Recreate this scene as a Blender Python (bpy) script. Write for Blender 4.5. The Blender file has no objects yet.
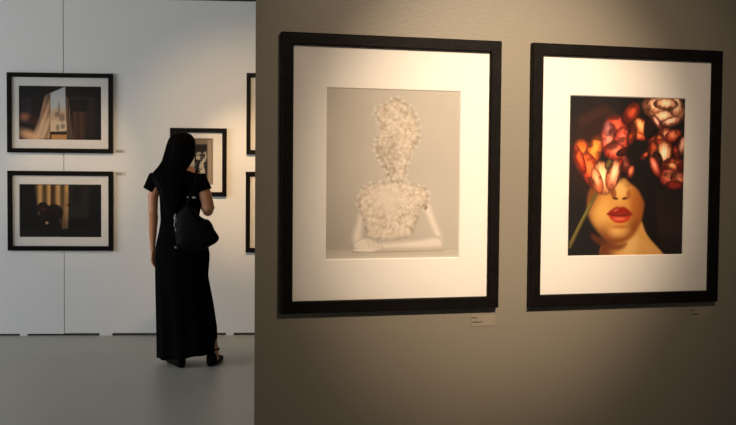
import bpy, bmesh, math, random
import numpy as np
from mathutils import Vector, Matrix
random.seed(7)
R = math.radians
scene = bpy.context.scene
COL = scene.collection

# ------------------------------------------------------------------ helpers
def tag(o, label=None, cat=None, group=None, kind=None):
    if label: o['label'] = label
    if cat: o['category'] = cat
    if group: o['group'] = group
    if kind: o['kind'] = kind
    return o

def empty(name, loc, rz, label, cat, group=None):
    o = bpy.data.objects.new(name, None); COL.objects.link(o)
    o.empty_display_size = .1
    o.location = loc; o.rotation_euler = (0, 0, rz)
    return tag(o, label, cat, group)

def link(name, me, mat, parent=None, smooth=False):
    if mat is not None and not me.materials: me.materials.append(mat)
    if smooth:
        for p in me.polygons: p.use_smooth = True
    o = bpy.data.objects.new(name, me); COL.objects.link(o)
    if parent is not None: o.parent = parent
    return o

def mesh_py(name, verts, faces):
    me = bpy.data.meshes.new(name); me.from_pydata([tuple(v) for v in verts], [], faces); me.update()
    bm = bmesh.new(); bm.from_mesh(me); bmesh.ops.recalc_face_normals(bm, faces=bm.faces)
    bm.to_mesh(me); bm.free()
    return me

def box_me(name, x0, x1, y0, y1, z0, z1, bev=0):
    bm = bmesh.new()
    bmesh.ops.create_cube(bm, size=1)
    for v in bm.verts:
        v.co = Vector((x0 + (v.co.x + .5) * (x1 - x0), y0 + (v.co.y + .5) * (y1 - y0), z0 + (v.co.z + .5) * (z1 - z0)))
    if bev: bmesh.ops.bevel(bm, geom=bm.edges[:], offset=bev, segments=2, affect='EDGES')
    me = bpy.data.meshes.new(name); bm.to_mesh(me); bm.free()
    return me

def boxes_me(name, bs):
    bm = bmesh.new()
    for (x0, x1, y0, y1, z0, z1) in bs:
        r = bmesh.ops.create_cube(bm, size=1)
        for v in r['verts']:
            v.co = Vector((x0 + (v.co.x + .5) * (x1 - x0), y0 + (v.co.y + .5) * (y1 - y0), z0 + (v.co.z + .5) * (z1 - z0)))
    me = bpy.data.meshes.new(name); bm.to_mesh(me); bm.free()
    return me

def ring_sweep(name, x0, x1, z0, z1, prof):
    """mitred rectangular sweep; prof = (inward offset, y) points, closed"""
    V, F = [], []
    n = len(prof)
    for (sx, sz) in ((0, 0), (1, 0), (1, 1), (0, 1)):
        for d, y in prof:
            V.append(((x0 + d) if sx == 0 else (x1 - d), y, (z0 + d) if sz == 0 else (z1 - d)))
    for k in range(4):
        a, b = k * n, ((k + 1) % 4) * n
        for i in range(n):
            j = (i + 1) % n
            F.append((a + i, a + j, b + j, b + i))
    return mesh_py(name, V, F)

def loft(name, rings, cap=True):
    n = len(rings[0]); V = [p for r in rings for p in r]; F = []
    for k in range(len(rings) - 1):
        for i in range(n):
            j = (i + 1) % n
            F.append((k * n + i, k * n + j, (k + 1) * n + j, (k + 1) * n + i))
    if cap:
        F.append(tuple(range(n))[::-1]); F.append(tuple(range((len(rings) - 1) * n, len(rings) * n)))
    return mesh_py(name, V, F)

def tube_into(bm, pts, rads, seg=12, flat=None):
    """tapered round-ended tube through pts. flat=(axis vector, factor) squashes the section"""
    pts = [Vector(p) for p in pts]
    P, Rr = [], []
    d0 = (pts[1] - pts[0]).normalized(); d1 = (pts[-1] - pts[-2]).normalized()
    for a in (90, 60, 30):
        P.append(pts[0] - d0 * rads[0] * math.sin(R(a))); Rr.append(max(rads[0] * math.cos(R(a)), 1e-4))
    for p, r in zip(pts, rads): P.append(p); Rr.append(r)
    for a in (30, 60, 90):
        P.append(pts[-1] + d1 * rads[-1] * math.sin(R(a))); Rr.append(max(rads[-1] * math.cos(R(a)), 1e-4))
    prev = None; rings = []
    for i, (p, r) in enumerate(zip(P, Rr)):
        t = (P[min(i + 1, len(P) - 1)] - P[max(i - 1, 0)]).normalized()
        if prev is None:
            u = t.cross(Vector((0, 0, 1)))
            if u.length < .1: u = t.cross(Vector((1, 0, 0)))
        else: u = prev - t * prev.dot(t)
        u.normalize(); w = t.cross(u); prev = u
        ring = []
        for k in range(seg):
            a = 2 * math.pi * k / seg
            q = u * math.cos(a) * r + w * math.sin(a) * r
            if flat:
                ax = Vector(flat[0]).normalized(); q = q - ax * q.dot(ax) * (1 - flat[1])
            ring.append(bm.verts.new(p + q))
        rings.append(ring)
    for a, b in zip(rings, rings[1:]):
        for k in range(seg):
            bm.faces.new((a[k], a[(k + 1) % seg], b[(k + 1) % seg], b[k]))
    bm.faces.new(rings[0][::-1]); bm.faces.new(rings[-1])

def tubes_me(name, lst, seg=12):
    bm = bmesh.new()
    for t in lst: tube_into(bm, t[0], t[1], seg, t[2] if len(t) > 2 else None)
    bmesh.ops.recalc_face_normals(bm, faces=bm.faces)
    me = bpy.data.meshes.new(name); bm.to_mesh(me); bm.free()
    return me

def ellipsoid_into(bm, c, r, rot=None, seg=20):
    res = bmesh.ops.create_uvsphere(bm, u_segments=seg, v_segments=seg // 2 + 2, radius=1)
    M = Matrix.Translation(c) @ (rot.to_4x4() if rot else Matrix.Identity(4)) @ Matrix.Diagonal((r[0], r[1], r[2], 1))
    bmesh.ops.transform(bm, matrix=M, verts=res['verts'])

def remesh(me, name, voxel, smooth=2, fac=.5):
    o = bpy.data.objects.new('tmp', me); COL.objects.link(o)
    m = o.modifiers.new('r', 'REMESH'); m.mode = 'VOXEL'; m.voxel_size = voxel
    s = o.modifiers.new('s', 'SMOOTH'); s.iterations = smooth; s.factor = fac
    dg = bpy.context.evaluated_depsgraph_get()
    out = bpy.data.meshes.new_from_object(o.evaluated_get(dg)); out.name = name
    out.materials.clear()
    bpy.data.objects.remove(o)
    return out

# ------------------------------------------------------------------ materials
def mat(name, base, rough=.6, metal=0, spec=.5, noise=0, nscale=8, bump=0, bscale=60, rvar=0, stretch=None):
    m = bpy.data.materials.new(name); m.use_nodes = True
    N = m.node_tree.nodes; L = m.node_tree.links; b = N['Principled BSDF']
    b.inputs['Base Color'].default_value = (*base, 1); b.inputs['Roughness'].default_value = rough
    b.inputs['Metallic'].default_value = metal; b.inputs['Specular IOR Level'].default_value = spec
    tc = N.new('ShaderNodeTexCoord'); src = tc.outputs['Object']
    if stretch:
        mp = N.new('ShaderNodeMapping'); mp.inputs['Scale'].default_value = stretch
        L.new(src, mp.inputs[0]); src = mp.outputs[0]
    if noise:
        n = N.new('ShaderNodeTexNoise'); n.inputs['Scale'].default_value = nscale; n.inputs['Detail'].default_value = 6
        r = N.new('ShaderNodeValToRGB')
        r.color_ramp.elements[0].position = .3; r.color_ramp.elements[1].position = .7
        r.color_ramp.elements[0].color = (*[c * (1 - noise) for c in base], 1)
        r.color_ramp.elements[1].color = (*[min(1, c * (1 + noise)) for c in base], 1)
        L.new(src, n.inputs['Vector']); L.new(n.outputs['Fac'], r.inputs[0]); L.new(r.outputs[0], b.inputs['Base Color'])
        if rvar:
            mr = N.new('ShaderNodeMapRange'); mr.inputs['To Min'].default_value = rough - rvar; mr.inputs['To Max'].default_value = rough + rvar
            L.new(n.outputs['Fac'], mr.inputs[0]); L.new(mr.outputs[0], b.inputs['Roughness'])
    if bump:
        n2 = N.new('ShaderNodeTexNoise'); n2.inputs['Scale'].default_value = bscale; n2.inputs['Detail'].default_value = 4
        bp = N.new('ShaderNodeBump'); bp.inputs['Strength'].default_value = bump; bp.inputs['Distance'].default_value = .01
        L.new(src, n2.inputs['Vector']); L.new(n2.outputs['Fac'], bp.inputs['Height']); L.new(bp.outputs[0], b.inputs['Normal'])
    return m

M = {
 'white_wall': mat('painted white panel', (.78, .78, .77), .6, noise=.02, nscale=1.5, bump=.03, bscale=90),
 'grey_wall': mat('grey paint', (.205, .182, .143), .48, spec=.75, noise=.03, nscale=2, bump=.06, bscale=140),
 'floor': mat('sealed pale concrete', (.43, .415, .365), .42, noise=.07, nscale=1.1, rvar=.06, bump=.02, bscale=12),
 'dark': mat('dark plaster and gap shade', (.045, .04, .038), .8, noise=.1),
 'ceiling': mat('ceiling plaster', (.6, .58, .55), .8, noise=.04),
 'frame': mat('black stained wood frame', (.005, .004, .0035), .45, noise=.3, nscale=30, bump=.08, bscale=80, spec=.09),
 'mat': mat('off white mat board', (.80, .77, .735), .8, noise=.01, nscale=20),
 'bevel': mat('mat board core', (.9, .89, .86), .8, noise=.01),
 'board': mat('grey backing board', (.3, .27, .22), .8, noise=.05),
 'cloth': mat('black dress cloth', (.0025, .0025, .003), .9, spec=.04, noise=.2, nscale=60, bump=.15, bscale=300),
 'hair': mat('black hair', (.002, .0018, .0018), .6, spec=.05, noise=.3, nscale=60, stretch=(1, 1, .08)),
 'skin': mat('warm skin', (.62, .27, .135), .5, noise=.06, nscale=25, bump=.03, bscale=200),
 'leather': mat('black leather', (.003, .003, .004), .5, spec=.06, noise=.2, nscale=40, bump=.2, bscale=120),
 'metal': mat('nickel metal', (.45, .43, .38), .35, metal=1, noise=.03),
 'card': mat('clear label film', (.25, .22, .165), .45, noise=.02),
 'wcard': mat('white label card', (.62, .58, .50), .6, noise=.02),
 'ink': mat('grey ink', (.05, .045, .04), .7, noise=.05),
 'eye': mat('eye white', (.7, .7, .68), .3, noise=.02),
 'lips': mat('lips', (.35, .1, .09), .4, noise=.05),
}

def glass_mat():
    m = bpy.data.materials.new('picture glass'); m.use_nodes = True
    N = m.node_tree.nodes; L = m.node_tree.links
    for n in list(N):
        if n.type != 'OUTPUT_MATERIAL': N.remove(n)
    out = [n for n in N][0]
    fr = N.new('ShaderNodeFresnel'); ge = N.new('ShaderNodeNewGeometry'); io = N.new('ShaderNodeMapRange')
    io.inputs['To Min'].default_value = 1.45; io.inputs['To Max'].default_value = 1 / 1.45
    L.new(ge.outputs['Backfacing'], io.inputs[0]); L.new(io.outputs[0], fr.inputs[0])
    ns = N.new('ShaderNodeTexNoise'); ns.inputs['Scale'].default_value = 3
    mr = N.new('ShaderNodeMapRange'); mr.inputs['To Min'].default_value = .0; mr.inputs['To Max'].default_value = .006
    t = N.new('ShaderNodeBsdfTransparent'); g = N.new('ShaderNodeBsdfGlossy')
    mx = N.new('ShaderNodeMixShader')
    L.new(ns.outputs['Fac'], mr.inputs[0]); L.new(mr.outputs[0], g.inputs['Roughness'])
    L.new(fr.outputs[0], mx.inputs[0]); L.new(t.outputs[0], mx.inputs[1]); L.new(g.outputs[0], mx.inputs[2])
    L.new(mx.outputs[0], out.inputs[0])
    return m
M['glass'] = glass_mat()

def print_mat():
    m = bpy.data.materials.new('photographic print'); m.use_nodes = True
    N = m.node_tree.nodes; L = m.node_tree.links; b = N['Principled BSDF']
    a = N.new('ShaderNodeAttribute'); a.attribute_name = 'ink'
    n = N.new('ShaderNodeTexNoise'); n.inputs['Scale'].default_value = 60
    mx = N.new('ShaderNodeMix'); mx.data_type = 'RGBA'; mx.blend_type = 'OVERLAY'; mx.inputs['Factor'].default_value = .015
    L.new(a.outputs['Color'], mx.inputs[6]); L.new(n.outputs['Color'], mx.inputs[7]); L.new(mx.outputs[2], b.inputs['Base Color'])
    b.inputs['Roughness'].default_value = .55; b.inputs['Specular IOR Level'].default_value = .25
    return m
M['print'] = print_mat()

# ------------------------------------------------------------------ painting toolkit for the pictures inside the frames
def sm(x, a, b):
    t = np.clip((x - a) / (b - a), 0, 1); return t * t * (3 - 2 * t)
def vnoise(x, y, s, seed=0):
    rs = np.random.RandomState(seed); T = rs.rand(64, 64)
    X = x * s; Y = y * s; xi = np.floor(X).astype(int); yi = np.floor(Y).astype(int)
    fx = X - xi; fy = Y - yi; fx = fx * fx * (3 - 2 * fx); fy = fy * fy * (3 - 2 * fy)
    g = lambda a, b: T[a % 64, b % 64]
    return (g(xi, yi) * (1 - fx) + g(xi + 1, yi) * fx) * (1 - fy) + (g(xi, yi + 1) * (1 - fx) + g(xi + 1, yi + 1) * fx) * fy
def fbm(x, y, s, seed=0, o=4):
    r = 0; a = .5
    for k in range(o): r = r + a * vnoise(x, y, s * 2 ** k, seed + k); a *= .5
    return r
def worley(x, y, s, seed=3):
    rs = np.random.RandomState(seed); J = rs.rand(64, 64, 3)
    X = x * s; Y = y * s; xi = np.floor(X).astype(int); yi = np.floor(Y).astype(int)
    best = np.full(x.shape, 9.); ang = np.zeros(x.shape); rid = np.zeros(x.shape)
    for dx in (-1, 0, 1):
        for dy in (-1, 0, 1):
            j = J[(xi + dx) % 64, (yi + dy) % 64]
            ax = X - (xi + dx + j[..., 0]); ay = Y - (yi + dy + j[..., 1]); d = np.hypot(ax, ay)
            m = d < best
            best = np.where(m, d, best); ang = np.where(m, np.arctan2(ay, ax), ang); rid = np.where(m, j[..., 2], rid)
    return best, ang, rid
def polymask(x, y, P, soft):
    P = np.array(P, float); n = len(P); ins = np.zeros(x.shape, bool); D = np.full(x.shape, 1e9)
    for i in range(n):
        ax, ay = P[i]; bx, by = P[(i + 1) % n]
        c = ((ay > y) != (by > y)) & (x < (bx - ax) * (y - ay) / ((by - ay) if by != ay else 1e-9) + ax); ins ^= c
        t = np.clip(((x - ax) * (bx - ax) + (y - ay) * (by - ay)) / ((bx - ax) ** 2 + (by - ay) ** 2 + 1e-9), 0, 1)
        D = np.minimum(D, np.hypot(x - ax - t * (bx - ax), y - ay - t * (by - ay)))
    sd = np.where(ins, D, -D)
    return sm(sd, -soft, soft), sd
def smooth_poly(P, it=2):
    P = [tuple(p) for p in P]
    for _ in range(it):
        Q = []
        for i in range(len(P)):
            a, b = P[i], P[(i + 1) % len(P)]
            Q += [(a[0] * .75 + b[0] * .25, a[1] * .75 + b[1] * .25), (a[0] * .25 + b[0] * .75, a[1] * .25 + b[1] * .75)]
        P = Q
    return P
def linemask(x, y, P, w, soft):
    D = np.full(x.shape, 1e9)
    for (ax, ay), (bx, by) in zip(P, P[1:]):
        t = np.clip(((x - ax) * (bx - ax) + (y - ay) * (by - ay)) / ((bx - ax) ** 2 + (by - ay) ** 2 + 1e-9), 0, 1)
        D = np.minimum(D, np.hypot(x - ax - t * (bx - ax), y - ay - t * (by - ay)))
    return 1 - sm(D, w - soft, w + soft)
def ell(x, y, cx, cy, rx, ry, rot=0, soft=.25):
    c, s = math.cos(R(rot)), math.sin(R(rot)); X = ((x - cx) * c + (y - cy) * s) / rx; Y = (-(x - cx) * s + (y - cy) * c) / ry
    r = np.hypot(X, Y); return 1 - sm(r, 1 - soft, 1 + soft), X, Y, r
class Paint:
    def __init__(s, nx, ny, x0, x1, y0, y1, bg):
        s.nx, s.ny = nx, ny
        s.x, s.y = np.meshgrid(np.linspace(x0, x1, nx), np.linspace(y0, y1, ny)); s.C = np.ones((ny, nx, 3)) * np.array(bg, float)
    def put(s, m, col, op=1):
        m = np.asarray(m * op)[..., None]; s.C = s.C * (1 - m) + np.asarray(col, float) * m
    def mul(s, m, k): s.C = s.C * (1 + (np.asarray(k, float) - 1) * m[..., None])
    def mesh(s, name, X0, X1, Z0, Z1, yy):
        nx, ny = s.nx, s.ny
        xs = np.linspace(X0, X1, nx); zs = np.linspace(Z1, Z0, ny)
        V = np.zeros((ny, nx, 3)); V[..., 0] = xs[None, :]; V[..., 1] = yy; V[..., 2] = zs[:, None]
        idx = np.arange(nx * ny).reshape(ny, nx)
        F = np.stack([idx[1:, :-1], idx[1:, 1:], idx[:-1, 1:], idx[:-1, :-1]], -1).reshape(-1, 4)
        me = bpy.data.meshes.new(name)
        me.vertices.add(nx * ny); me.vertices.foreach_set('co', V.ravel())
        me.loops.add(F.size); me.loops.foreach_set('vertex_index', F.ravel().astype(np.int32))
        me.polygons.add(len(F)); me.polygons.foreach_set('loop_start', np.arange(0, F.size, 4, dtype=np.int32))
        me.update(calc_edges=True)
        c = np.clip(s.C / 255., 0, 1); lin = np.where(c <= .04045, c / 12.92, ((c + .055) / 1.055) ** 2.4)
        a = me.attributes.new('ink', 'FLOAT_COLOR', 'POINT')
        a.data.foreach_set('color', np.concatenate([lin.reshape(-1, 3), np.ones((nx * ny, 1))], 1).ravel().astype(np.float32))
        return me

# picture 1: pale figure covered in small white flowers, arms folded on a table
def paint_white():
    p = Paint(250, 310, 0, 298, 0, 376, (180, 173, 164)); x, y = p.x, p.y
    # coordinates: 298 x 376 units
    n = fbm(x, y, .012, 5); p.mul(np.ones_like(x), 1); p.C = p.C * (1 + (.06 * (n - .5)))[..., None]
    p.mul(sm(y, 150, 350) * (1 - sm(x, 0, 240)), .93)
    tb = sm(y, 353, 356); p.put(tb, (186, 179, 166)); p.put(linemask(x, y, [(0, 358), (298, 355)], .8, .8), (160, 150, 135), .6)
    p.mul(sm(y, 366, 374), 1.07)
    skin = (216, 206, 196)
    def shaded(P, col, soft=2, edge=13, dark=.85):
        m, sd = polymask(x, y, smooth_poly(P), soft); k = sm(sd, 0, edge)
        p.put(m, np.array(col) * (dark + (1 - dark) * k)[..., None]); return m
    # right-hand upper arm, elbow and forearm, left arm
    shaded([(206, 238), (236, 246), (246, 282), (262, 318), (268, 344), (262, 356), (246, 356), (240, 328), (226, 298), (214, 270)], skin)
    shaded([(262, 328), (266, 352), (250, 357), (160, 357), (100, 358), (104, 338), (150, 336), (214, 330), (240, 324)], skin, edge=12)
    shaded([(70, 268), (88, 270), (84, 300), (82, 330), (98, 340), (96, 352), (72, 352), (56, 342), (56, 322), (64, 296)], skin)
    # torso and neck
    T = [(140, 196), (176, 196), (178, 204), (214, 212), (230, 226), (232, 250), (214, 262), (208, 282), (194, 308), (190, 334), (92, 336), (86, 306), (78, 276), (68, 262), (72, 226), (86, 210), (130, 206)]
    mt = shaded(T, (208, 197, 184), 3, 12, .84)
    H = [(137, 23), (162, 16), (192, 44), (208, 73), (208, 108), (194, 130), (188, 158), (178, 183), (174, 204), (142, 212), (134, 190), (124, 172), (112, 153), (106, 128), (110, 104), (118, 84), (110, 68), (102, 54), (112, 38)]
    mh = shaded(H, (204, 193, 179), 3.5, 14, .82)
    p.mul(ell(x, y, 134, 160, 24, 50, 10, .6)[0] * mh, .88)
    bod = np.maximum(mh, mt * (1 - .75 * ell(x, y, 138, 240, 34, 28, 0, .5)[0]) * (1 - sm(y, 305, 330) * .5))
    for sc, sd_, am in ((.085, 3, 1.0), (.13, 9, .6), (.055, 14, .5)):
        d, a, rr = worley(x + 6 * vnoise(x, y, .06, 2), y, sc, sd_)
        pet = d * (1 + .28 * np.cos(5 * a + rr * 6))
        p.mul(bod * sm(pet, .34, .8) * am, (.90, .875, .85)); p.put(bod * (1 - sm(pet, .05, .36)), (222, 214, 205), .34 * am)
        p.put(bod * (1 - sm(pet, .0, .09)), (180, 160, 138), .4 * am)
    p.put(bod * sm(fbm(x, y, .09, 33), .52, .68), (172, 162, 144), .35)
    # loose blossoms breaking up the outline
    rs = random.Random(4)
    for P in (smooth_poly(H, 1), smooth_poly(T[:9] + T[13:], 1)):
        for k, (cx, cy) in enumerate(P):
            if cy > 270: continue
            for q in range(2):
                xx, yy, rr = cx + rs.uniform(-3, 3), cy + rs.uniform(-3, 3), rs.uniform(3, 5.5)
                m, X, Y, rad = ell(x, y, xx, yy, rr, rr * .8, rs.uniform(0, 180), .3)
                p.put(m, np.array((222, 215, 203)) * (1 - .2 * rad)[..., None].clip(.85, 1), .5)
    p.put(ell(x, y, 222, 262, 3.5, 5, 20, .5)[0], (120, 92, 70), .8)
    p.put(linemask(x, y, [(212, 270), (200, 300), (192, 330)], 1.5, 2), (170, 158, 138), .6)
    # folded hands with separate fingers
    shaded([(62, 336), (90, 326), (112, 338), (128, 346), (124, 358), (80, 359), (60, 352)], skin, 1.5, 5, .86)
    for k in range(4):
        p.put(linemask(x, y, [(84 + k * 9, 330 + k * 3), (94 + k * 9, 342 + k * 3), (99 + k * 9, 352)], .7, .9), (168, 154, 134), .8)
    for k in range(4):
        p.put(linemask(x, y, [(64 + k * 8, 355), (80 + k * 9, 359)], 2.2, 1), (224, 217, 205), .8)
    p.put(linemask(x, y, [(58, 360), (120, 361), (262, 359)], 1.0, 1.3), (140, 128, 108), .7)
    return p

# picture 2: lower half of a face under large red and cream flowers on black
def paint_flowers():
    p = Paint(250, 340, 0, 545, 0, 755, (20, 14, 13)); x, y = p.x, p.y   # units: 545 x 755
    p.put(fbm(x, y, .008, 8) * sm(y, 380, 500) * sm(x, 360, 420), (66, 36, 26), .7)
    p.put(ell(x, y, 110, 260, 110, 190, 10, .6)[0], (58, 24, 14), .7)
    p.put(linemask(x, y, [(60, 120), (160, 60), (260, 150)], 22, 22), (70, 34, 24), .6)
    # face, jaw, neck
    m, sd = polymask(x, y, smooth_poly([(250, 690), (330, 600), (350, 590), (372, 660), (440, 735), (470, 770), (150, 770), (150, 700)]), 7)
    p.put(m, (206, 150, 78)); p.put(m * (1 - sm(x, 170, 250)), (96, 42, 18), .9)
    p.put(ell(x, y, 290, 700, 40, 60, 0, .7)[0] * m, (224, 184, 116), .7)
    p.put(ell(x, y, 400, 735, 60, 24, 35, .7)[0] * m, (214, 160, 96), .7)
    F = smooth_poly([(100, 430), (88, 520), (104, 585), (148, 645), (190, 690), (236, 700), (280, 684), (322, 640), (352, 560), (364, 480), (352, 400), (300, 350), (180, 380)])
    m, sd = polymask(x, y, F, 16)
    p.put(m, (206, 142, 66)); p.put(m * (1 - sm(sd, 0, 85)), (112, 50, 16), .9); p.put(m * (1 - sm(x, 80, 200)) * sm(y, 540, 660), (84, 36, 14), .6)
    p.put(ell(x, y, 150, 560, 50, 70, 15, .8)[0] * m, (226, 176, 92), .8)
    p.put(ell(x, y, 236, 640, 46, 26, 0, .8)[0] * m, (230, 180, 104), .7)
    p.put(ell(x, y, 320, 520, 30, 80, -8, .7)[0] * m, (168, 92, 34), .7)
    p.put(polymask(x, y, smooth_poly([(95, 640), (150, 666), (230, 706), (290, 690), (240, 740), (130, 700)]), 12)[0], (104, 48, 20), .8)
    # nose
    p.put(ell(x, y, 240, 430, 30, 60, 0, .7)[0], (232, 186, 110), .8)
    p.put(polymask(x, y, smooth_poly([(196, 430), (214, 430), (226, 470), (210, 480), (192, 465)]), 5)[0], (130, 62, 26), .8)
    p.put(ell(x, y, 218, 482, 13, 6, 10, .5)[0], (64, 20, 10), .9); p.put(ell(x, y, 264, 482, 13, 6, -12, .5)[0], (64, 20, 10), .9)
    p.put(ell(x, y, 282, 462, 10, 22, 0, .6)[0], (140, 76, 32), .7)
    # lips
    up = smooth_poly([(178, 556), (206, 532), (228, 520), (242, 526), (256, 520), (278, 532), (302, 558), (270, 562), (242, 566), (206, 562)], 1)
    lo = smooth_poly([(182, 558), (210, 560), (242, 566), (272, 562), (300, 560), (280, 590), (244, 602), (208, 592)], 1)
    p.put(polymask(x, y, lo, 6)[0], (176, 48, 26)); p.put(polymask(x, y, up, 6)[0], (142, 34, 18))
    p.put(ell(x, y, 240, 580, 28, 8, 0, .6)[0], (232, 116, 84), .8); p.put(ell(x, y, 222, 538, 14, 5, -30, .6)[0], (220, 110, 80), .6)
    p.put(linemask(x, y, [(180, 557), (210, 561), (242, 566), (272, 562), (300, 558)], 2.4, 2.5), (70, 12, 8), .9)
    p.put(ell(x, y, 242, 618, 34, 9, 0, .6)[0], (160, 88, 36), .6)
    # black shadow over eyes
    p.put(polymask(x, y, smooth_poly([(60, 330), (200, 400), (262, 380), (286, 410), (330, 440), (366, 520), (400, 400), (380, 200), (60, 200)]), 10)[0], (18, 11, 10), .97)
    p.put(polymask(x, y, smooth_poly([(340, 380), (400, 380), (420, 640), (440, 720), (372, 660), (346, 590), (362, 500)]), 9)[0], (20, 12, 11), .95)
    def petal(cx, cy, rx, ry, rot, inner, edge, hx=0, hy=-.2, op=.96, dark=None):
        m, X, Y, r = ell(x, y, cx, cy, rx, ry, rot, .1)
        h = np.exp(-((X - hx) ** 2 * 2.2 + (Y - hy) ** 2 * 1.6))
        st = .5 + .5 * np.sin(X * 15 + 3 * vnoise(x, y, .02, 3) + Y * 2)
        c = np.array(edge) * (1 - h)[..., None] + np.array(inner) * h[..., None]
        c = c * (1 - .3 * st * (1 - h))[..., None] * (1 - .42 * sm(r, .72, 1.05))[..., None] * (.92 + .3 * np.clip(h * 1.6, 0, 1))[..., None]
        p.put(m, c, op)
    RED, ORG, CRM, DRK, PNK, WHT = (138, 24, 10), (200, 74, 24), (236, 200, 156), (64, 12, 7), (218, 92, 66), (240, 212, 176)
    # stem
    p.put(linemask(x, y, [(10, 710), (60, 600), (100, 520), (128, 460)], 9, 6), (96, 84, 36), .9); p.put(linemask(x, y, [(14, 690), (62, 590), (104, 505)], 3, 3), (150, 138, 70), .6)
    # upper left tulip
    petal(214, 150, 64, 62, 0, PNK, RED); petal(190, 210, 46, 84, -6, (224, 132, 110), (176, 52, 34), -.1, -.1)
    petal(240, 215, 40, 76, 12, (214, 104, 80), (150, 34, 22)); petal(214, 262, 58, 44, 10, (226, 120, 90), RED)
    petal(250, 262, 34, 18, -25, (60, 16, 12), (30, 10, 8)); petal(176, 150, 22, 40, 0, (150, 110, 120), (90, 50, 54), op=.5)  # last ellipse is a greyish glass reflection painted into the print
    # top middle tulip
    petal(285, 80, 40, 60, 30, (190, 70, 36), DRK); petal(330, 150, 56, 50, 10, (214, 96, 44), DRK); petal(334, 140, 30, 46, -24, (250, 178, 116), (220, 96, 40))
    petal(320, 186, 50, 18, 12, (226, 124, 74), RED); petal(290, 190, 20, 42, 20, ORG, DRK); petal(388, 200, 26, 60, -20, (180, 60, 40), DRK)
    petal(384, 120, 34, 84, 12, (34, 14, 12), (16, 8, 8))
    # top right peony
    for a in ((430, 50, 96, 60, 10), (480, 70, 60, 70, 30), (400, 40, 50, 36, 20), (440, 90, 60, 30, -12), (500, 40, 34, 50, 0), (450, 30, 60, 28, 0)):
        petal(*a, WHT, (200, 110, 76))
    petal(412, 120, 16, 44, -34, (238, 176, 156), (190, 80, 70)); petal(474, 112, 56, 18, -18, (244, 210, 180), (190, 90, 60))
    # right roses
    petal(452, 180, 40, 40, 0, (230, 150, 110), (160, 44, 24)); petal(490, 180, 44, 30, -30, (226, 130, 90), RED); petal(424, 200, 24, 30, 10, (210, 110, 60), DRK)
    petal(430, 250, 64, 54, 0, (200, 80, 40), RED); petal(400, 270, 26, 70, -6, (196, 84, 44), DRK); petal(446, 262, 36, 56, 0, (250, 222, 190), (222, 120, 60), 0, 0)
    petal(414, 300, 26, 44, -10, (50, 18, 14), (30, 12, 10)); petal(404, 330, 22, 56, -24, (230, 140, 110), RED)
    petal(520, 240, 30, 62, 10, (60, 16, 14), (36, 10, 10)); petal(532, 230, 18, 50, 10, (226, 176, 150), (150, 60, 40)); petal(506, 270, 16, 44, -10, (190, 60, 40), DRK)
    petal(496, 340, 66, 54, 0, (218, 106, 64), RED); petal(470, 380, 44, 46, 20, (222, 126, 90), (150, 36, 24)); petal(520, 390, 40, 44, -10, (226, 134, 96), (160, 40, 24))
    petal(500, 420, 46, 24, 0, (170, 50, 32), DRK); petal(486, 326, 34, 20, 10, (240, 170, 120), ORG); petal(530, 330, 22, 24, 0, (150, 40, 26), DRK)
    # small petals in the middle
    petal(262, 320, 24, 40, -8, (206, 110, 84), (110, 24, 16)); petal(288, 356, 20, 34, 14, (226, 120, 84), DRK); petal(240, 318, 14, 30, 6, (150, 40, 26), DRK); petal(352, 280, 14, 26, 40, (200, 90, 50), DRK)
    # lower left tulip, orange with cream outer petals
    petal(70, 290, 50, 90, -14, (222, 120, 44), (150, 44, 14)); petal(112, 270, 38, 90, 16, (236, 150, 60), (170, 60, 20)); petal(100, 350, 44, 90, -20, (232, 110, 50), (160, 40, 20))
    petal(52, 300, 20, 70, -20, (214, 90, 40), RED); petal(160, 385, 46, 82, -10, (250, 212, 160), (220, 118, 66), 0, -.1); petal(206, 372, 34, 74, 12, (250, 200, 156), (206, 90, 50), .1, -.2)
    petal(132, 400, 26, 66, -16, (240, 170, 120), (196, 80, 44)); petal(184, 320, 18, 28, 20, (110, 96, 40), (60, 40, 20), op=.8)
    p.put(sm(fbm(x, y, .03, 21), .42, .6) * sm(p.C[..., 0], 60, 140) * (1 - sm(y, 400, 440)) * (1 - sm(p.C[..., 1], 120, 190)), (30, 8, 4), .55)
    return p

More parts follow.
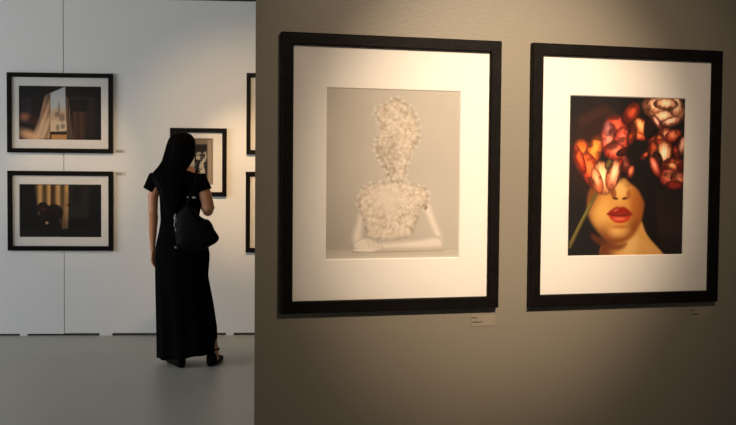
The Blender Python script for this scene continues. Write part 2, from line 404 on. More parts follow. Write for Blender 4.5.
def paint_curtain():
    p = Paint(116, 76, 0, 385, 0, 255, (12, 9, 10)); x, y = p.x, p.y
    p.put(ell(x, y, 40, 60, 120, 90, 0, .8)[0], (26, 20, 24), .8)
    p.put(polymask(x, y, [(10, 60), (60, 55), (60, 180), (10, 180)], 6)[0], (46, 38, 48), .8)
    w, sd = polymask(x, y, [(146, 34), (216, 2), (222, 218), (146, 220)], 2)
    p.put(w, (176, 184, 190)); p.put(w * sm(y, 90, 130), (186, 160, 132)); p.put(w * sm(y, 150, 175), (208, 188, 160))
    for a in ((186, 110, 5, 34), (176, 135, 10, 12), (200, 150, 12, 20), (180, 196, 8, 14), (204, 190, 10, 12)): p.put(ell(x, y, *a, 0, .4)[0] * w, (96, 84, 78), .6)
    cur = polymask(x, y, [(120, 50), (145, 32), (144, 250), (60, 250), (96, 150)], 6)[0]
    p.put(cur * (.6 + .4 * np.sin((x - y * -.35) * .12) ** 2), (196, 156, 122)); p.put(cur * (1 - sm(y, 20, 110)), (60, 50, 48), .7)
    p.put(ell(x, y, 50, 236, 60, 26, 20, .8)[0], (226, 176, 136), .95); p.put(ell(x, y, 26, 148, 24, 18, 0, .9)[0], (210, 130, 90), .7); p.put(ell(x, y, 70, 166, 24, 26, 0, .6)[0], (60, 34, 28), .8)
    p.put(ell(x, y, 110, 200, 26, 60, 20, .8)[0], (220, 190, 160), .7)
    rc = polymask(x, y, [(218, 40), (232, 60), (254, 250), (222, 250)], 4)[0]; p.put(rc * (.5 + .5 * np.sin(x * .3) ** 2), (120, 92, 74), .9)
    p.put(polymask(x, y, [(250, 118), (316, 122), (312, 255), (252, 255)], 2)[0] * (.8 + .2 * np.sin(x * .2)), (74, 46, 34))
    p.put(polymask(x, y, [(318, 60), (352, 60), (352, 240), (318, 240)], 3)[0], (40, 32, 30), .7); p.put(polymask(x, y, [(235, 52), (355, 52), (355, 62), (235, 62)], 3)[0], (50, 42, 42), .7)
    p.put(polymask(x, y, [(146, 216), (222, 214), (222, 226), (146, 226)], 2)[0], (50, 28, 18)); p.put(polymask(x, y, [(150, 230), (222, 230), (222, 255), (150, 255)], 2)[0], (186, 136, 84))
    return p

def paint_night():
    p = Paint(116, 76, 0, 385, 0, 250, (9, 7, 7)); x, y = p.x, p.y
    f = (.35 + .65 * np.sin(x * .075 + .6) ** 2) * (1 - sm(y, 120, 225))
    p.put(polymask(x, y, [(72, 0), (232, 0), (226, 215), (185, 215), (90, 150), (76, 60)], 6)[0] * f, (206, 160, 98))
    p.put(polymask(x, y, [(148, 0), (160, 0), (158, 110), (146, 110)], 4)[0], (70, 34, 20), .9)
    p.put(polymask(x, y, [(210, 40), (230, 40), (228, 210), (196, 215)], 5)[0], (150, 116, 76), .6)
    p.put(polymask(x, y, [(234, 4), (330, 4), (326, 160), (234, 158)], 4)[0], (32, 29, 25)); p.put(polymask(x, y, [(250, 10), (292, 10), (292, 94), (250, 94)], 3)[0], (16, 12, 12)); p.put(linemask(x, y, [(222, 98), (238, 96)], 3, 2), (10, 8, 8))
    for a in ((110, 112, 27, 28), (162, 136, 42, 42), (125, 150, 34, 34)): p.put(ell(x, y, *a, 0, .08)[0], (22, 10, 9))
    p.put(ell(x, y, 112, 118, 14, 8, 10, .4)[0], (90, 44, 36), .7)
    p.put(polymask(x, y, smooth_poly([(90, 150), (190, 160), (196, 250), (70, 250)]), 5)[0], (14, 8, 8)); p.put(ell(x, y, 128, 182, 7, 6, 0, .5)[0], (220, 160, 130))
    return p

def paint_interior():
    p = Paint(80, 100, 0, 200, 0, 330, (16, 14, 13)); x, y = p.x, p.y
    p.put(polymask(x, y, [(0, 0), (200, 0), (200, 46), (0, 50)], 3)[0], (120, 104, 88)); p.put(linemask(x, y, [(0, 48), (165, 44)], 3, 2), (60, 50, 44))
    p.put(polymask(x, y, [(158, 20), (200, 0), (200, 330), (160, 330)], 3)[0], (150, 136, 118)); p.put(linemask(x, y, [(158, 40), (160, 330)], 3, 2), (70, 62, 54)); p.put(linemask(x, y, [(190, 0), (192, 330)], 2, 2), (100, 88, 76), .7)
    for a in ((100, 130, 26, 34), (138, 140, 16, 46), (122, 200, 16, 50), (40, 180, 40, 60), (130, 250, 14, 40)): 
        p.put(ell(x, y, *a, 10, .3)[0], (190, 182, 166), .9)
    p.put(sm(fbm(x, y, .05, 3), .45, .6) * (x < 156) * (y > 50), (22, 18, 16), .85)
    p.put(polymask(x, y, [(0, 290), (158, 300), (158, 330), (0, 330)], 3)[0], (60, 52, 46), .8)
    return p

def paint_plain(seed):
    p = Paint(80, 56, 0, 385, 0, 255, (14, 11, 10)); x, y = p.x, p.y
    p.put(sm(fbm(x, y, .01, seed), .4, .75), (120, 92, 66), .7); p.put(ell(x, y, 190, 150, 50, 90, 0, .2)[0], (18, 12, 11))
    return p

# ------------------------------------------------------------------ walls: origin, direction
TP = math.atan(.2729); OP = Vector((0, 3.065, 0))      # grey partition face
TB = math.atan(.0677); OB = Vector((0, 8.71, 0))       # white panel wall face
def on_wall(O, T, s, z=0): return O + Vector((math.cos(T) * s, math.sin(T) * s, z))

def framed(O, T, s0, s1, z0, z1, inn, pr, fw_depth, painter, label, group=None, extra=None):
    """inn / pr = (left, right, bottom, top) of the frame opening and of the mat window, in wall coordinates"""
    cx = (s0 + s1) / 2; base = on_wall(O, T, cx, z0)
    e = empty('framed_photograph', base, T, label, 'framed photograph', group)
    x0, x1, h = s0 - cx, s1 - cx, z1 - z0
    D = fw_depth
    w = ((inn[0] - s0) + (s1 - inn[1])) / 2
    me = ring_sweep('frame', x0, x1, 0, h, [(0, 0), (0, -D + .002), (.002, -D), (w - .004, -D), (w - .001, -D + .003), (w, -D + .008), (w, -.004), (w - .012, -.001), (w - .012, 0)])
    link('frame', me, M['frame'], e)
    a0, a1, b0, b1 = inn[0] - cx, inn[1] - cx, inn[2] - z0, inn[3] - z0
    c0, c1, d0, d1 = pr[0] - cx, pr[1] - cx, pr[2] - z0, pr[3] - z0
    # mat board with bevelled window
    V = []
    o = .004
    def rect(xa, xb, za, zb, y): return [(xa, y, za), (xb, y, za), (xb, y, zb), (xa, y, zb)]
    bv = .003
    V = rect(a0 - o, a1 + o, b0 - o, b1 + o, -.010) + rect(c0 - bv, c1 + bv, d0 - bv, d1 + bv, -.010) + rect(c0, c1, d0, d1, -.007) + rect(a0 - o, a1 + o, b0 - o, b1 + o, -.007)
    F = []
    for q in range(4):
        k = (q + 1) % 4
        F += [(q, k, 4 + k, 4 + q), (4 + q, 4 + k, 8 + k, 8 + q), (8 + q, 8 + k, 12 + k, 12 + q), (12 + q, 12 + k, k, q)]
    mm = mesh_py('mat', V, F)
    mm.materials.append(M['mat'])
    link('mat_board', mm, None, e)
    link('backing_board', box_me('backing', a0 - o, a1 + o, -.006, -.001, b0 - o, b1 + o), M['board'], e)
    link('print', painter.mesh('print', c0 - .002, c1 + .002, d0 - .002, d1 + .002, -.0068), M['print'], e)
    link('glass_pane', box_me('glass', a0 - o, a1 + o, -.0145, -.0125, b0 - o, b1 + o), M['glass'], e)
    return e

# large prints on the grey partition
framed(OP, TP, -.2685, .4175, .9875, 1.8125, (-.2325, .3815, 1.0235, 1.7755), (-.131, .2865, 1.1465, 1.6535), .022, paint_white(),
       'large black-framed pale portrait of a figure covered in white flowers, on the grey partition', None)
framed(OP, TP, .5225, 1.1980, .9865, 1.8125, (.5620, 1.1625, 1.0235, 1.7735), (.658, 1.0685, 1.1455, 1.6525), .022, paint_flowers(),
       'large black-framed portrait of red lips beneath red and cream flowers, right of the pale portrait', None)
G = 'black-framed prints on the white panel wall'
framed(OB, TB, -3.0140, -2.1490, 1.5385, 2.2020, (-2.9770, -2.1850, 1.5750, 2.1665), (-2.9180, -2.2460, 1.6490, 2.0935), .028, paint_curtain(),
       'black-framed print of a bright window between curtains, upper left on the white wall', G)
framed(OB, TB, -3.0140, -2.1470, .7200, 1.3865, (-2.9750, -2.1850, .7590, 1.3475), (-2.9180, -2.2470, .8335, 1.2740), .028, paint_night(),
       'black-framed dark print of a shadowy head before amber curtains, lower left on white wall', G)
framed(OB, TB, -1.6740, -1.2015, 1.1830, 1.7570, (-1.6370, -1.2390, 1.2200, 1.7200), (-1.5620, -1.3160, 1.2830, 1.6710), .028, paint_interior(),
       'smaller upright black-framed grey and black print that the woman is looking at', G)
framed(OB, TB, -1.0360, -.1700, 1.5410, 2.2250, (-1.0010, -.2050, 1.5810, 2.1915), (-.940, -.266, 1.655, 2.118), .028, paint_plain(5),
       'upper of two black-framed prints cut off by the partition edge', G)
framed(OB, TB, -1.0400, -.1730, .7105, 1.3940, (-1.0020, -.2090, .7475, 1.3580), (-.941, -.270, .822, 1.284), .028, paint_plain(11),
       'lower of two black-framed prints cut off by the partition edge', G)

# caption labels
def caption(O, T, s0, s1, z0, z1, m, lines, label):
    cx = (s0 + s1) / 2
    e = empty('caption_label', on_wall(O, T, cx, z0), T, label, 'caption label', 'caption labels beside the framed prints')
    link('card', box_me('card', s0 - cx, s1 - cx, -.0015, 0, 0, z1 - z0, .0004), m, e)
    for zz, w in lines:       # two lines of tiny grey words, too small to read in the photo
        bs = []; x = s0 - cx + .003
        rr = random.Random(int(zz * 1e5)); end = x + w
        while x < end:
            ww = rr.uniform(.0015, .0035); bs.append((x, min(x + ww, end + .001), -.0021, -.0014, zz - .0025, zz + rr.choice((.0012, .0025)))); x += ww + .001
        link('text_line', boxes_me('text', bs), M['ink'], e)
    return e
caption(OP, TP, .336, .416, .929, .9625, M['card'], ((.027, .017), (.0135, .031)), 'small clear caption label on the grey wall below the pale portrait')
caption(OP, TP, 1.104, 1.184, .932, .9655, M['card'], ((.027, .020), (.0135, .034)), 'small clear caption label on the grey wall below the red flower portrait')
caption(OB, TB, -2.126, -2.046, 1.541, 1.572, M['wcard'], ((.021, .045), (.011, .06)), 'small white caption label right of the upper left window print')
caption(OB, TB, -2.126, -2.046, 1.351, 1.382, M['wcard'], ((.021, .05), (.011, .04)), 'small white caption label right of the lower left dark print')

# ------------------------------------------------------------------ the setting
def struct(name, me, m, loc=(0, 0, 0), rz=0):
    o = link(name, me, m); o.location = loc; o.rotation_euler = (0, 0, rz); o['kind'] = 'structure'; return o
XL, XR, YB, YF, HC = -9.0, 11.2, 10.2, -5.0, 3.5
struct('floor', box_me('floor', XL - .2, XR + .2, -8.2, YB + .2, -.1, 0), M['floor'])
struct('ceiling', box_me('ceiling', XL - .2, XR + .2, -8.2, YB + .2, HC, HC + .1), M['ceiling'])
struct('wall_back', box_me('wb', XL - .2, XR + .2, YB, YB + .2, 0, HC), M['dark'])
struct('wall_right', box_me('wr', XR, XR + .2, -8.2, YB, 0, HC), M['white_wall'])
struct('wall_front', box_me('wf', 2.2, 8.9, YF - .2, YF, 0, HC), M['white_wall'])  # unseen wall, cut short so the picture glass reflects less brightness
struct('wall_behind', box_me('wh', XL, XR, -8.2, -8.0, 0, HC), M['dark'])  # unseen dark wall, added as the darkness reflected past the white one
# left wall with a window opening
WY0, WY1, WZ0, WZ1 = .5, 6.3, .7, 3.0
struct('wall_left', boxes_me('wl', [(XL - .2, XL, -8.2, WY0, 0, HC), (XL - .2, XL, WY1, YB, 0, HC), (XL - .2, XL, WY0, WY1, 0, WZ0), (XL - .2, XL, WY0, WY1, WZ1, HC)]), M['white_wall'])
wf = ring_sweep('window', WY0, WY1, WZ0, WZ1, [(0, -.05), (.07, -.05), (.07, .05), (0, .05)])
wo = struct('window_1', wf, M['white_wall'], (XL - .1, 0, 0), R(90))
for k in range(1, 4):
    y = WY0 + (WY1 - WY0) * k / 4
    link('window_bar', box_me('window_bar', y - .025, y + .025, -.03, .03, WZ0 + .07, WZ1 - .07), M['white_wall'], wo)
link('pane', box_me('pane', WY0 + .07, WY1 - .07, -.003, .003, WZ0 + .07, WZ1 - .07), M['glass'], wo)

# white exhibition panels standing in a row on little feet (origin at OB, running along the wall)
TH, PH = .10, 2.827
SE = -2.556
struct('wall_panel_left', box_me('wpl', -5.2 - SE, -.002, 0, TH, .016, PH, .002), M['white_wall'], on_wall(OB, TB, SE), TB)
struct('wall_panel_right', box_me('wpr', .002, 3.2 - SE, 0, TH, .020, PH, .002), M['white_wall'], on_wall(OB, TB, SE), TB)
# thin dark strips put in to stand for shade in the joint and floor gap
struct('trim_1', box_me('tr', -.002, .002, .012, TH - .01, 0, PH - .01), M['dark'], on_wall(OB, TB, SE), TB)
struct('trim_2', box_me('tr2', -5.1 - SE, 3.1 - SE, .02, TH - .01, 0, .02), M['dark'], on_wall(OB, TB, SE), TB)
fi = 3
for (a, b, t) in ((-4.6, -4.5, .016), (-2.925, -2.862, .016), (-2.265, -2.160, .020), (-1.205, -1.140, .020), (.3, .4, .020), (2.0, 2.1, .020)):
    struct('trim_%d' % fi, box_me('foot', a - SE, b - SE, .001, .06, 0, t), M['white_wall'], on_wall(OB, TB, SE), TB); fi += 1

# grey partition: its left end turns the corner towards the back wall
u = Vector((math.cos(TP), math.sin(TP), 0)); a = on_wall(OP, TP, -.3425); b = on_wall(OP, TP, 3.6)
back = Vector((-.0677, 1, 0)).normalized()
nb = Vector((-math.sin(TP), math.cos(TP), 0))
a2 = a + back * (.16 / back.dot(nb)); b2 = b + nb * .16
V = [(p.x, p.y, z) for z in (0, 3.3) for p in (a, b, b2, a2)]
struct('wall_partition', mesh_py('part', V, [(0, 1, 2, 3), (4, 5, 6, 7), (0, 1, 5, 4), (1, 2, 6, 5), (2, 3, 7, 6), (3, 0, 4, 7)]), M['grey_wall'])

# ------------------------------------------------------------------ woman (back to the camera), local origin on the floor
WO = Vector((-1.250, 7.30, 0))
wm = empty('person', WO, 0, 'woman seen from behind, long black hair, long black dress, facing a small framed print', 'person')
def head_mtx():
    return Matrix.Translation((-.088, .045, 1.565)) @ Matrix.Rotation(R(-22), 4, 'Z') @ Matrix.Rotation(R(8), 4, 'Y')
HM = head_mtx()
bm = bmesh.new()
# torso, pelvis
tube_into(bm, [(-.085, .02, .86), (-.095, .02, .98), (-.105, .015, 1.08), (-.105, .015, 1.2), (-.10, .01, 1.31)], [.125, .115, .108, .122, .10], 20, ((0, 1, 0), .72))
tube_into(bm, [(-.235, .0, 1.335), (-.10, .0, 1.352), (.035, .0, 1.315)], [.045, .06, .048], 14)
tube_into(bm, [(-.09, .0, 1.34), (-.085, .015, 1.43), (-.087, .03, 1.50)], [.06, .050, .048], 14)
tube_into(bm, [(-.07, -.005, 1.38), (-.03, -.005, 1.40), (.02, 0, 1.345)], [.045, .04, .045], 14)
# legs
tube_into(bm, [(-.14, .02, .86), (-.15, .03, .48), (-.135, .0, .28), (-.106, -.055, .09), (-.100, -.06, .075)], [.085, .055, .05, .034, .034], 14)
tube_into(bm, [(-.02, .02, .86), (.05, .04, .48), (.10, .03, .28), (.145, .02, .10), (.145, .02, .08)], [.085, .055, .05, .034, .034], 14)
# feet
tube_into(bm, [(-.098, -.065, .05), (-.135, .02, .035), (-.18, .09, .02)], [.032, .034, .024], 12, ((0, 0, 1), .8))
tube_into(bm, [(.145, .01, .05), (.148, .10, .04), (.155, .185, .025)], [.032, .034, .024], 12, ((0, 0, 1), .8))
# left arm hanging
tube_into(bm, [(-.255, .0, 1.34), (-.290, -.01, 1.21), (-.288, -.02, 1.10), (-.290, .0, 1.06), (-.300, .03, .95), (-.305, .05, .862), (-.304, .055, .83)], [.046, .037, .033, .034, .029, .020, .021], 14)
# right arm: elbow out to the side, forearm forward
tube_into(bm, [(.045, .0, 1.33), (.087, -.01, 1.22), (.110, -.02, 1.128), (.100, .02, 1.112), (.05, .13, 1.15), (-.01, .225, 1.20), (-.025, .245, 1.215)], [.046, .046, .044, .040, .032, .021, .022], 14)
# head
def hp(x, y, z): return tuple(HM @ Vector((x, y, z)))
def he(c, r, seg=20): ellipsoid_into(bm, Vector(hp(*c)), r, HM.to_3x3(), seg)
he((0, 0, .015), (.074, .092, .096), 28); he((0, .03, -.055), (.052, .058, .055)); he((0, .062, -.085), (.025, .02, .018))
he((0, .097, -.022), (.011, .016, .014)); he((0, .09, .0), (.008, .012, .026)); he((0, .082, -.052), (.024, .012, .010)); he((0, .08, -.064), (.020, .012, .008))
he((-.075, -.005, -.005), (.010, .017, .029)); he((.075, -.005, -.005), (.010, .017, .029)); he((0, .072, .03), (.05, .018, .012))
# hands: palm plus five bent fingers
def hand(o, ax, side, nrm, curl):
    """o wrist, ax along the hand, side towards the thumb, nrm palm normal"""
    o, ax, side, nrm = Vector(o), Vector(ax).normalized(), Vector(side).normalized(), Vector(nrm).normalized()
    tube_into(bm, [o - ax * .01, o + ax * .03, o + ax * .075], [.022, .032, .034], 14, (tuple(nrm), .42))
    for k, (ln, off) in enumerate(((.070, .029), (.078, .0095), (.072, -.0095), (.056, -.028))):
        p = o + ax * (.068 - abs(off) * .15) + side * off; pts = [p]; d = ax.copy(); ang = 0
        for q, f in enumerate((.45, .31, .24)):
            ang += curl * (1, 1.3, .9)[q]
            d = ax * math.cos(ang) + nrm * math.sin(ang) + side * off * .8
            p = p + d.normalized() * ln * f; pts.append(p)
        tube_into(bm, pts, [.0092, .0086, .0080, .0070], 10)
    t = o + ax * .018 + side * .024
    tube_into(bm, [t, t + ax * .030 + side * .018 + nrm * .012, t + ax * .055 + side * .020 + nrm * .022, t + ax * .075 + side * .014 + nrm * .030], [.013, .0105, .0095, .008], 10)
hand((-.303, .06, .82), (.04, .06, -1), (.35, .93, 0), (.93, -.3, 0), .22)
hand((-.035, .255, 1.222), (-.75, .45, .5), (.3, -.1, .9), (-.5, -.85, .1), .55)
bmesh.ops.recalc_face_normals(bm, faces=bm.faces)
me = bpy.data.meshes.new('body_raw'); bm.to_mesh(me); bm.free()
body = link('body', remesh(me, 'body', .0045, 3), M['skin'], wm, True)
for sgn in (-1, 1):
    e_ = bmesh.new(); ellipsoid_into(e_, Vector(hp(sgn * .03, .076, .008)), (.012, .010, .007), HM.to_3x3(), 12)
    m_ = bpy.data.meshes.new('eye'); e_.to_mesh(m_); e_.free(); link('eye', m_, M['eye'], wm, True)

# hair: one long fall down the back
def hair_ring(z, L, Rr, yc, yh, n=72, ripple=.004, sd=0):
    c = (L + Rr) / 2; w = (Rr - L) / 2; out = []
    for k in range(n):
        t = 2 * math.pi * k / n
        rip = 1 + ripple / max(w, .02) * (math.sin(t * 9 + z * 3) + .7 * math.sin(t * 17 + 1 + z * 5) + .5 * math.sin(t * 29 + z * 4))
        out.append((c + w * math.cos(t) * rip, yc + yh * math.sin(t) * rip, z))
    return out
def interp(tab, z):
    for a_, b_ in zip(tab, tab[1:]):
        if a_[0] >= z >= b_[0]:
            f = (a_[0] - z) / (a_[0] - b_[0]); return [p + (q - p) * f for p, q in zip(a_[1:], b_[1:])]
    return list(tab[-1][1:])
HT = [(1.678, -.105, -.075, .01, .015), (1.674, -.128, -.052, .01, .045), (1.662, -.150, -.030, .01, .068), (1.64, -.170, -.009, .01, .088), (1.61, -.184, .003, .01, .097), (1.57, -.196, .006, .008, .097),
      (1.53, -.204, .006, .0, .090), (1.49, -.214, .000, -.012, .082), (1.45, -.222, -.022, -.028, .070), (1.42, -.246, -.046, -.040, .060), (1.38, -.282, -.060, -.055, .050), (1.32, -.268, -.055, -.085, .050),
      (1.24, -.225, -.055, -.10, .042), (1.16, -.200, -.07, -.10, .036), (1.10, -.175, -.09, -.10, .026), (1.06, -.145, -.115, -.10, .008)]
zs = [1.678, 1.676, 1.672, 1.667] + [1.66 - .012 * k for k in range(51)]
rings = [hair_ring(z, *interp(HT, z), ripple=.0005 if z > 1.66 else .003) for z in zs if z >= 1.06]
hr = link('hair', loft('hair', rings), M['hair'], wm, True)
strands = []
rs = random.Random(3)
for k in range(46):
    ph = rs.uniform(math.pi * .85, math.pi * 2.12); pts = []; z = rs.uniform(1.60, 1.655); ze = rs.uniform(1.08, 1.36)
    while z > ze:
        L_, R_, yc, yh = interp(HT, z); c, w = (L_ + R_) / 2, (R_ - L_) / 2
        pts.append((c + (w + .0015) * math.cos(ph) + rs.uniform(-.0015, .0015), yc + (yh + .0015) * math.sin(ph), z)); z -= .045
    if len(pts) > 2: strands.append((pts, [.0035] * (len(pts) - 1) + [.001]))
# wisps loosening towards the left shoulder
strands += [([(-.20, -.02, 1.50), (-.235, -.03, 1.44), (-.262, -.035, 1.40), (-.285, -.03, 1.375)], [.005, .006, .005, .001]), ([(-.205, -.03, 1.48), (-.25, -.045, 1.41), (-.275, -.05, 1.36), (-.27, -.055, 1.30)], [.006, .008, .006, .001]),
            ([(.002, .03, 1.53), (.008, .03, 1.48), (.0, .04, 1.44)], [.005, .004, .001])]
link('hair_strand', tubes_me('strands', strands, 6), M['hair'], wm, True)['kind'] = 'stuff'

# dress: fitted bodice, cap sleeves, long straight skirt with a slanting hem
DT = [(1.40, -.235, .018, .0, .058), (1.38, -.27, .048, .0, .068), (1.355, -.282, .072, .0, .076), (1.32, -.276, .074, .0, .088), (1.25, -.252, .060, .01, .104), (1.18, -.246, .052, .018, .112), (1.12, -.244, .045, .018, .106), (1.04, -.240, .030, .018, .098),
      (.96, -.252, .050, .015, .108), (.88, -.270, .098, .01, .124), (.80, -.277, .114, .01, .134), (.72, -.278, .108, .01, .136), (.646, -.278, .102, .01, .138), (.56, -.277, .118, .012, .142), (.43, -.276, .142, .02, .150), (.25, -.274, .164, .03, .160), (.0, -.272, .166, .04, .17)]
rings = []
nseg = 96
zlist = [1.40, 1.39, 1.38, 1.37, 1.36, 1.34, 1.32] + [1.30 - .03 * k for k in range(41)] + [.068]
zlist = [z for z in zlist if z > .067]
for z in zlist:
    L_, R_, yc, yh = interp(DT, z); c, w = (L_ + R_) / 2, (R_ - L_) / 2; ring = []
    fold = .012 * sm(np.array([.95 - z]), 0, .8)[0]
    for k in range(nseg):
        t = 2 * math.pi * k / nseg
        f = 1 + fold / .17 * (.6 * math.sin(t * 11 + 1.5) + .4 * math.sin(t * 7 + z * 1.5)) * (1 - abs(math.cos(t)) ** 6)
        X = c + w * math.cos(t) * f
        hem = (.052 if X < -.17 else .052 + (X + .17) * .13)
        zz = z if z > .4 else .4 - (.4 - z) * (.4 - hem) / (.4 - .068)
        ring.append((X, yc + yh * math.sin(t) * f, zz + (.004 * math.sin(t * 9) if z < .08 else 0)))
    rings.append(ring)
# inner return so that the skirt is a hollow cloth with thickness
inner = []
for r_ in rings[::-1][:22]:
    cx_ = sum(p[0] for p in r_) / nseg; cy_ = sum(p[1] for p in r_) / nseg
    inner.append([(cx_ + (p[0] - cx_) * .975, cy_ + (p[1] - cy_) * .975, p[2] + .001) for p in r_])
dress = link('dress', loft('dress', rings + inner), M['cloth'], wm, True)
# cap sleeves
def sleeve(P0, P1, r0, r1, nrm):
    P0, P1 = Vector(P0), Vector(P1); t = (P1 - P0).normalized(); uu = Vector((0, 1, 0)); uu = (uu - t * uu.dot(t)).normalized(); ww = t.cross(uu)
    rg = []
    for f in [k / 10 for k in range(11)] + [.98, .7, .3]:
        last = len(rg) > 10; r_ = (r0 + (r1 - r0) * f) * (.9 if last else 1)
        if f == 0 and not last: r_ *= .85
        rg.append([tuple(P0 + (P1 - P0) * f + (uu * math.cos(q) + ww * math.sin(q)) * r_ * (1 + .04 * math.sin(5 * q) * f)) for q in [2 * math.pi * k / 28 for k in range(28)]])
    return loft('sleeve', rg)
link('sleeve', sleeve((-.262, 0, 1.362), (-.316, -.005, 1.256), .058, .050, 0), M['cloth'], dress, True)
link('sleeve', sleeve((.036, 0, 1.368), (.082, -.008, 1.258), .046, .050, 0), M['cloth'], dress, True)
# shoes
def shoe(heel, toe, zt):
    h, t = Vector(heel), Vector(toe); d = (t - h).normalized(); s = d.cross(Vector((0, 0, 1))); Ln = (t - h).length; rg = []
    for f, w, top in ((-.02, .012, .05), (0, .028, .085), (.12, .036, .095), (.3, .036, .085), (.5, .041, .068), (.72, .046, .052), (.88, .038, .042), (.97, .022, .034), (1.0, .008, .028)):
        c = h + d * Ln * f; ring = []
        for k in range(20):
            a_ = 2 * math.pi * k / 20; ca, sa = math.cos(a_), math.sin(a_)
            ring.append(tuple(c + s * w * math.copysign(abs(ca) ** .7, ca) + Vector((0, 0, 1)) * (.001 + top * .5 * (1 + math.copysign(abs(sa) ** .6, sa)))))
        rg.append(ring)
    return loft('shoe', rg)
for hl, to, an in (((-.062, -.120, 0), (-.195, .115, 0), (-.104, -.055, .10)), ((.128, -.055, 0), (.158, .205, 0), (.142, .02, .115))):
    s_ = link('shoe', shoe(hl, to, .08), M['leather'], wm, True)
    tr = [(an[0] + .040 * math.cos(q), an[1] + .042 * math.sin(q), an[2]) for q in [2 * math.pi * k / 16 for k in range(17)]]
    link('ankle_strap', tubes_me('ankle', [(tr, [.006] * 17)], 8), M['leather'], s_, True)

# handbag under the right arm
bg = empty('handbag', WO + Vector((.04, -.19, .80)), 0, 'black leather shoulder bag hanging under the right arm of the woman', 'handbag')
out = smooth_poly([(-.125, .31), (-.05, .385), (.0, .34), (.035, .285), (.075, .262), (.098, .262), (.135, .20), (.172, .138), (.156, .098), (.100, .068), (.06, .045), (-.05, .035), (-.12, .06), (-.145, .15)], 2)
cx_ = sum(p[0] for p in out) / len(out); cz_ = sum(p[1] for p in out) / len(out)
rg = []
for f, yy in ((.02, -.052), (.35, -.050), (.65, -.044), (.85, -.032), (.95, -.018), (1, 0), (.95, .018), (.85, .032), (.65, .044), (.35, .050), (.02, .052)):
    rg.append([(cx_ + (p[0] - cx_) * f + .003 * math.sin(p[1] * 60) * (f > .5), yy, cz_ + (p[1] - cz_) * f) for p in out])
link('bag_body', loft('bag', rg), M['leather'], bg, True)
link('strap', tubes_me('strap', [([(-.045, -.025, .37), (-.03, -.02, .42), (-.010, .06, .50), (-.010, .10, .575), (-.012, .15, .605), (-.015, .21, .60), (-.02, .28, .56), (-.02, .335, .48), (-.02, .33, .42)], [.010] * 9, ((1, 0, 0), 1.)),
                                 ], 10), M['leather'], bg, True)
link('buckle', box_me('buckle', -.047, -.037, -.045, -.038, .412, .420), M['metal'], bg)
link('buckle', box_me('buckle', -.012, .012, -.045, -.030, .410, .419), M['metal'], bg)
link('buckle_tab', box_me('tab', -.05, .016, -.038, -.010, .400, .430, .003), M['leather'], bg)
tp = [(-.128, -.058, .30), (-.132, -.060, .275), (-.127, -.061, .25), (-.133, -.061, .225), (-.128, -.060, .205)]
link('bag_charm', tubes_me('charm', [(tp, [.0022, .0032, .002, .0035, .002]), ([(-.128, -.058, .205), (-.120, -.058, .20), (-.126, -.057, .185)], [.002, .002, .002]), ([(-.122, -.058, .30), (-.119, -.06, .25)], [.0015, .0015])], 8), M['metal'], bg, True)
link('stud', tubes_me('stud', [([(-.122, -.050, .068), (-.122, -.058, .068)], [.010, .008])], 12), M['metal'], bg, True)

# ------------------------------------------------------------------ lights
def spot(name, loc, tgt, power, col, size, blend, rad=.04):
    l = bpy.data.lights.new(name, 'SPOT'); l.energy = power; l.color = col; l.spot_size = R(size); l.spot_blend = blend; l.shadow_soft_size = rad
    o = bpy.data.objects.new(name, l); COL.objects.link(o); o.location = loc
    o.rotation_euler = (Vector(tgt) - Vector(loc)).to_track_quat('-Z', 'Y').to_euler(); return o
WARM = (1, .71, .42)
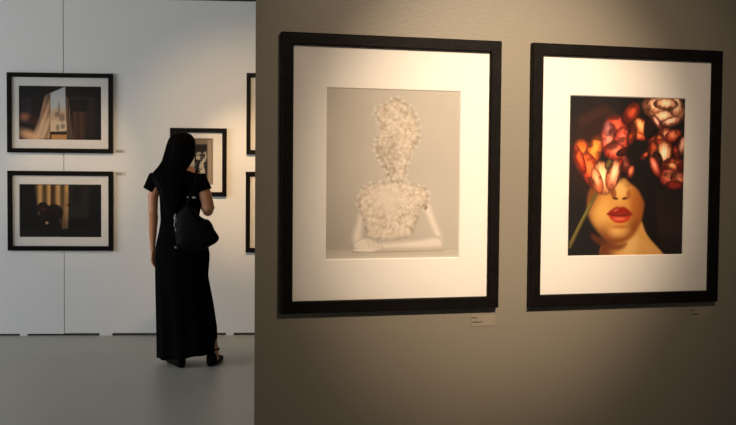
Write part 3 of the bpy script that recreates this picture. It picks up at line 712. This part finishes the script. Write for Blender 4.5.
# track lamp for the partition: between the two large prints
c = on_wall(OP, TP, .45, 1.44); n = Vector((math.sin(TP), -math.cos(TP), 0))
spot('partition_spot', on_wall(OP, TP, .66, 3.15) + n * 2.5, c, 620, (1, .77, .54), 27, 1.0, .025)
spot('partition_spot_spill', on_wall(OP, TP, .66, 3.15) + n * 2.5, c + Vector((0, 0, .02)), 175, (1, .77, .54), 46, 1.0, .025)
spot('wall_fill_spot', (-3.0, -1.6, 3.3), (-1.5, 8, 3.5), 240, (1, .90, .76), 56, 1.0, .25)  # unseen fill lamp, added to lift the ambient and brighten the upper panels
c2 = on_wall(OB, TB, -1.03, 1.32); n2 = Vector((math.sin(TB), -math.cos(TB), 0))
spot('panel_spot_right', c2 + n2 * 2.5 + Vector((.0, 0, 1.9)), c2, 270, (1, .66, .34), 24, 1.0, .03)
spot('panel_spot_right_spill', c2 + n2 * 2.5 + Vector((.0, 0, 1.9)), c2, 130, (1, .66, .34), 54, 1.0, .03)
c3 = on_wall(OB, TB, -2.50, 1.45)
spot('panel_spot_left', c3 + n2 * 2.5 + Vector((.0, 0, 1.8)), c3, 150, (1, .68, .38), 25, 1.0, .03)
for x_ in (4.2, 7.0):
    spot('front_wall_fill', (x_, -3.4, 3.3), (x_, -5, 1.6), 60, WARM, 70, 1.0, .05)  # unseen lamps added for warm ambient and a lit wall in the glass

def area(name, loc, rot, sx, sy, power, col):
    l = bpy.data.lights.new(name, 'AREA'); l.shape = 'RECTANGLE'; l.size = sx; l.size_y = sy; l.energy = power; l.color = col
    o = bpy.data.objects.new(name, l); COL.objects.link(o); o.location = loc; o.rotation_euler = rot; return o
# daylight arriving through the left window
area('window_daylight', (XL - .02, (WY0 + WY1) / 2, (WZ0 + WZ1) / 2), (0, R(-90), 0), WZ1 - WZ0 - .2, WY1 - WY0 - .2, 310, (.90, .955, 1))

w = bpy.data.worlds.new('world'); scene.world = w; w.use_nodes = True
wn = w.node_tree.nodes; bgk = wn['Background']; bgk.inputs[1].default_value = .6
bgk.inputs[0].default_value = (.55, .68, 1, 1)

# ------------------------------------------------------------------ camera
cam = bpy.data.cameras.new('camera'); cam.lens = 49.82; cam.sensor_width = 36; cam.sensor_fit = 'HORIZONTAL'; cam.clip_start = .05
co = bpy.data.objects.new('camera', cam); COL.objects.link(co)
co.matrix_world = Matrix.Translation((0, 0, 1.41)) @ Matrix.Rotation(math.pi / 2 - .040887, 4, 'X') @ Matrix.Rotation(.008347, 4, 'Z')
scene.camera = co
vs = scene.view_settings; vs.view_transform = 'Standard'; vs.look = 'None'; vs.gamma = 1; vs.exposure = 0; vs.use_curve_mapping = False
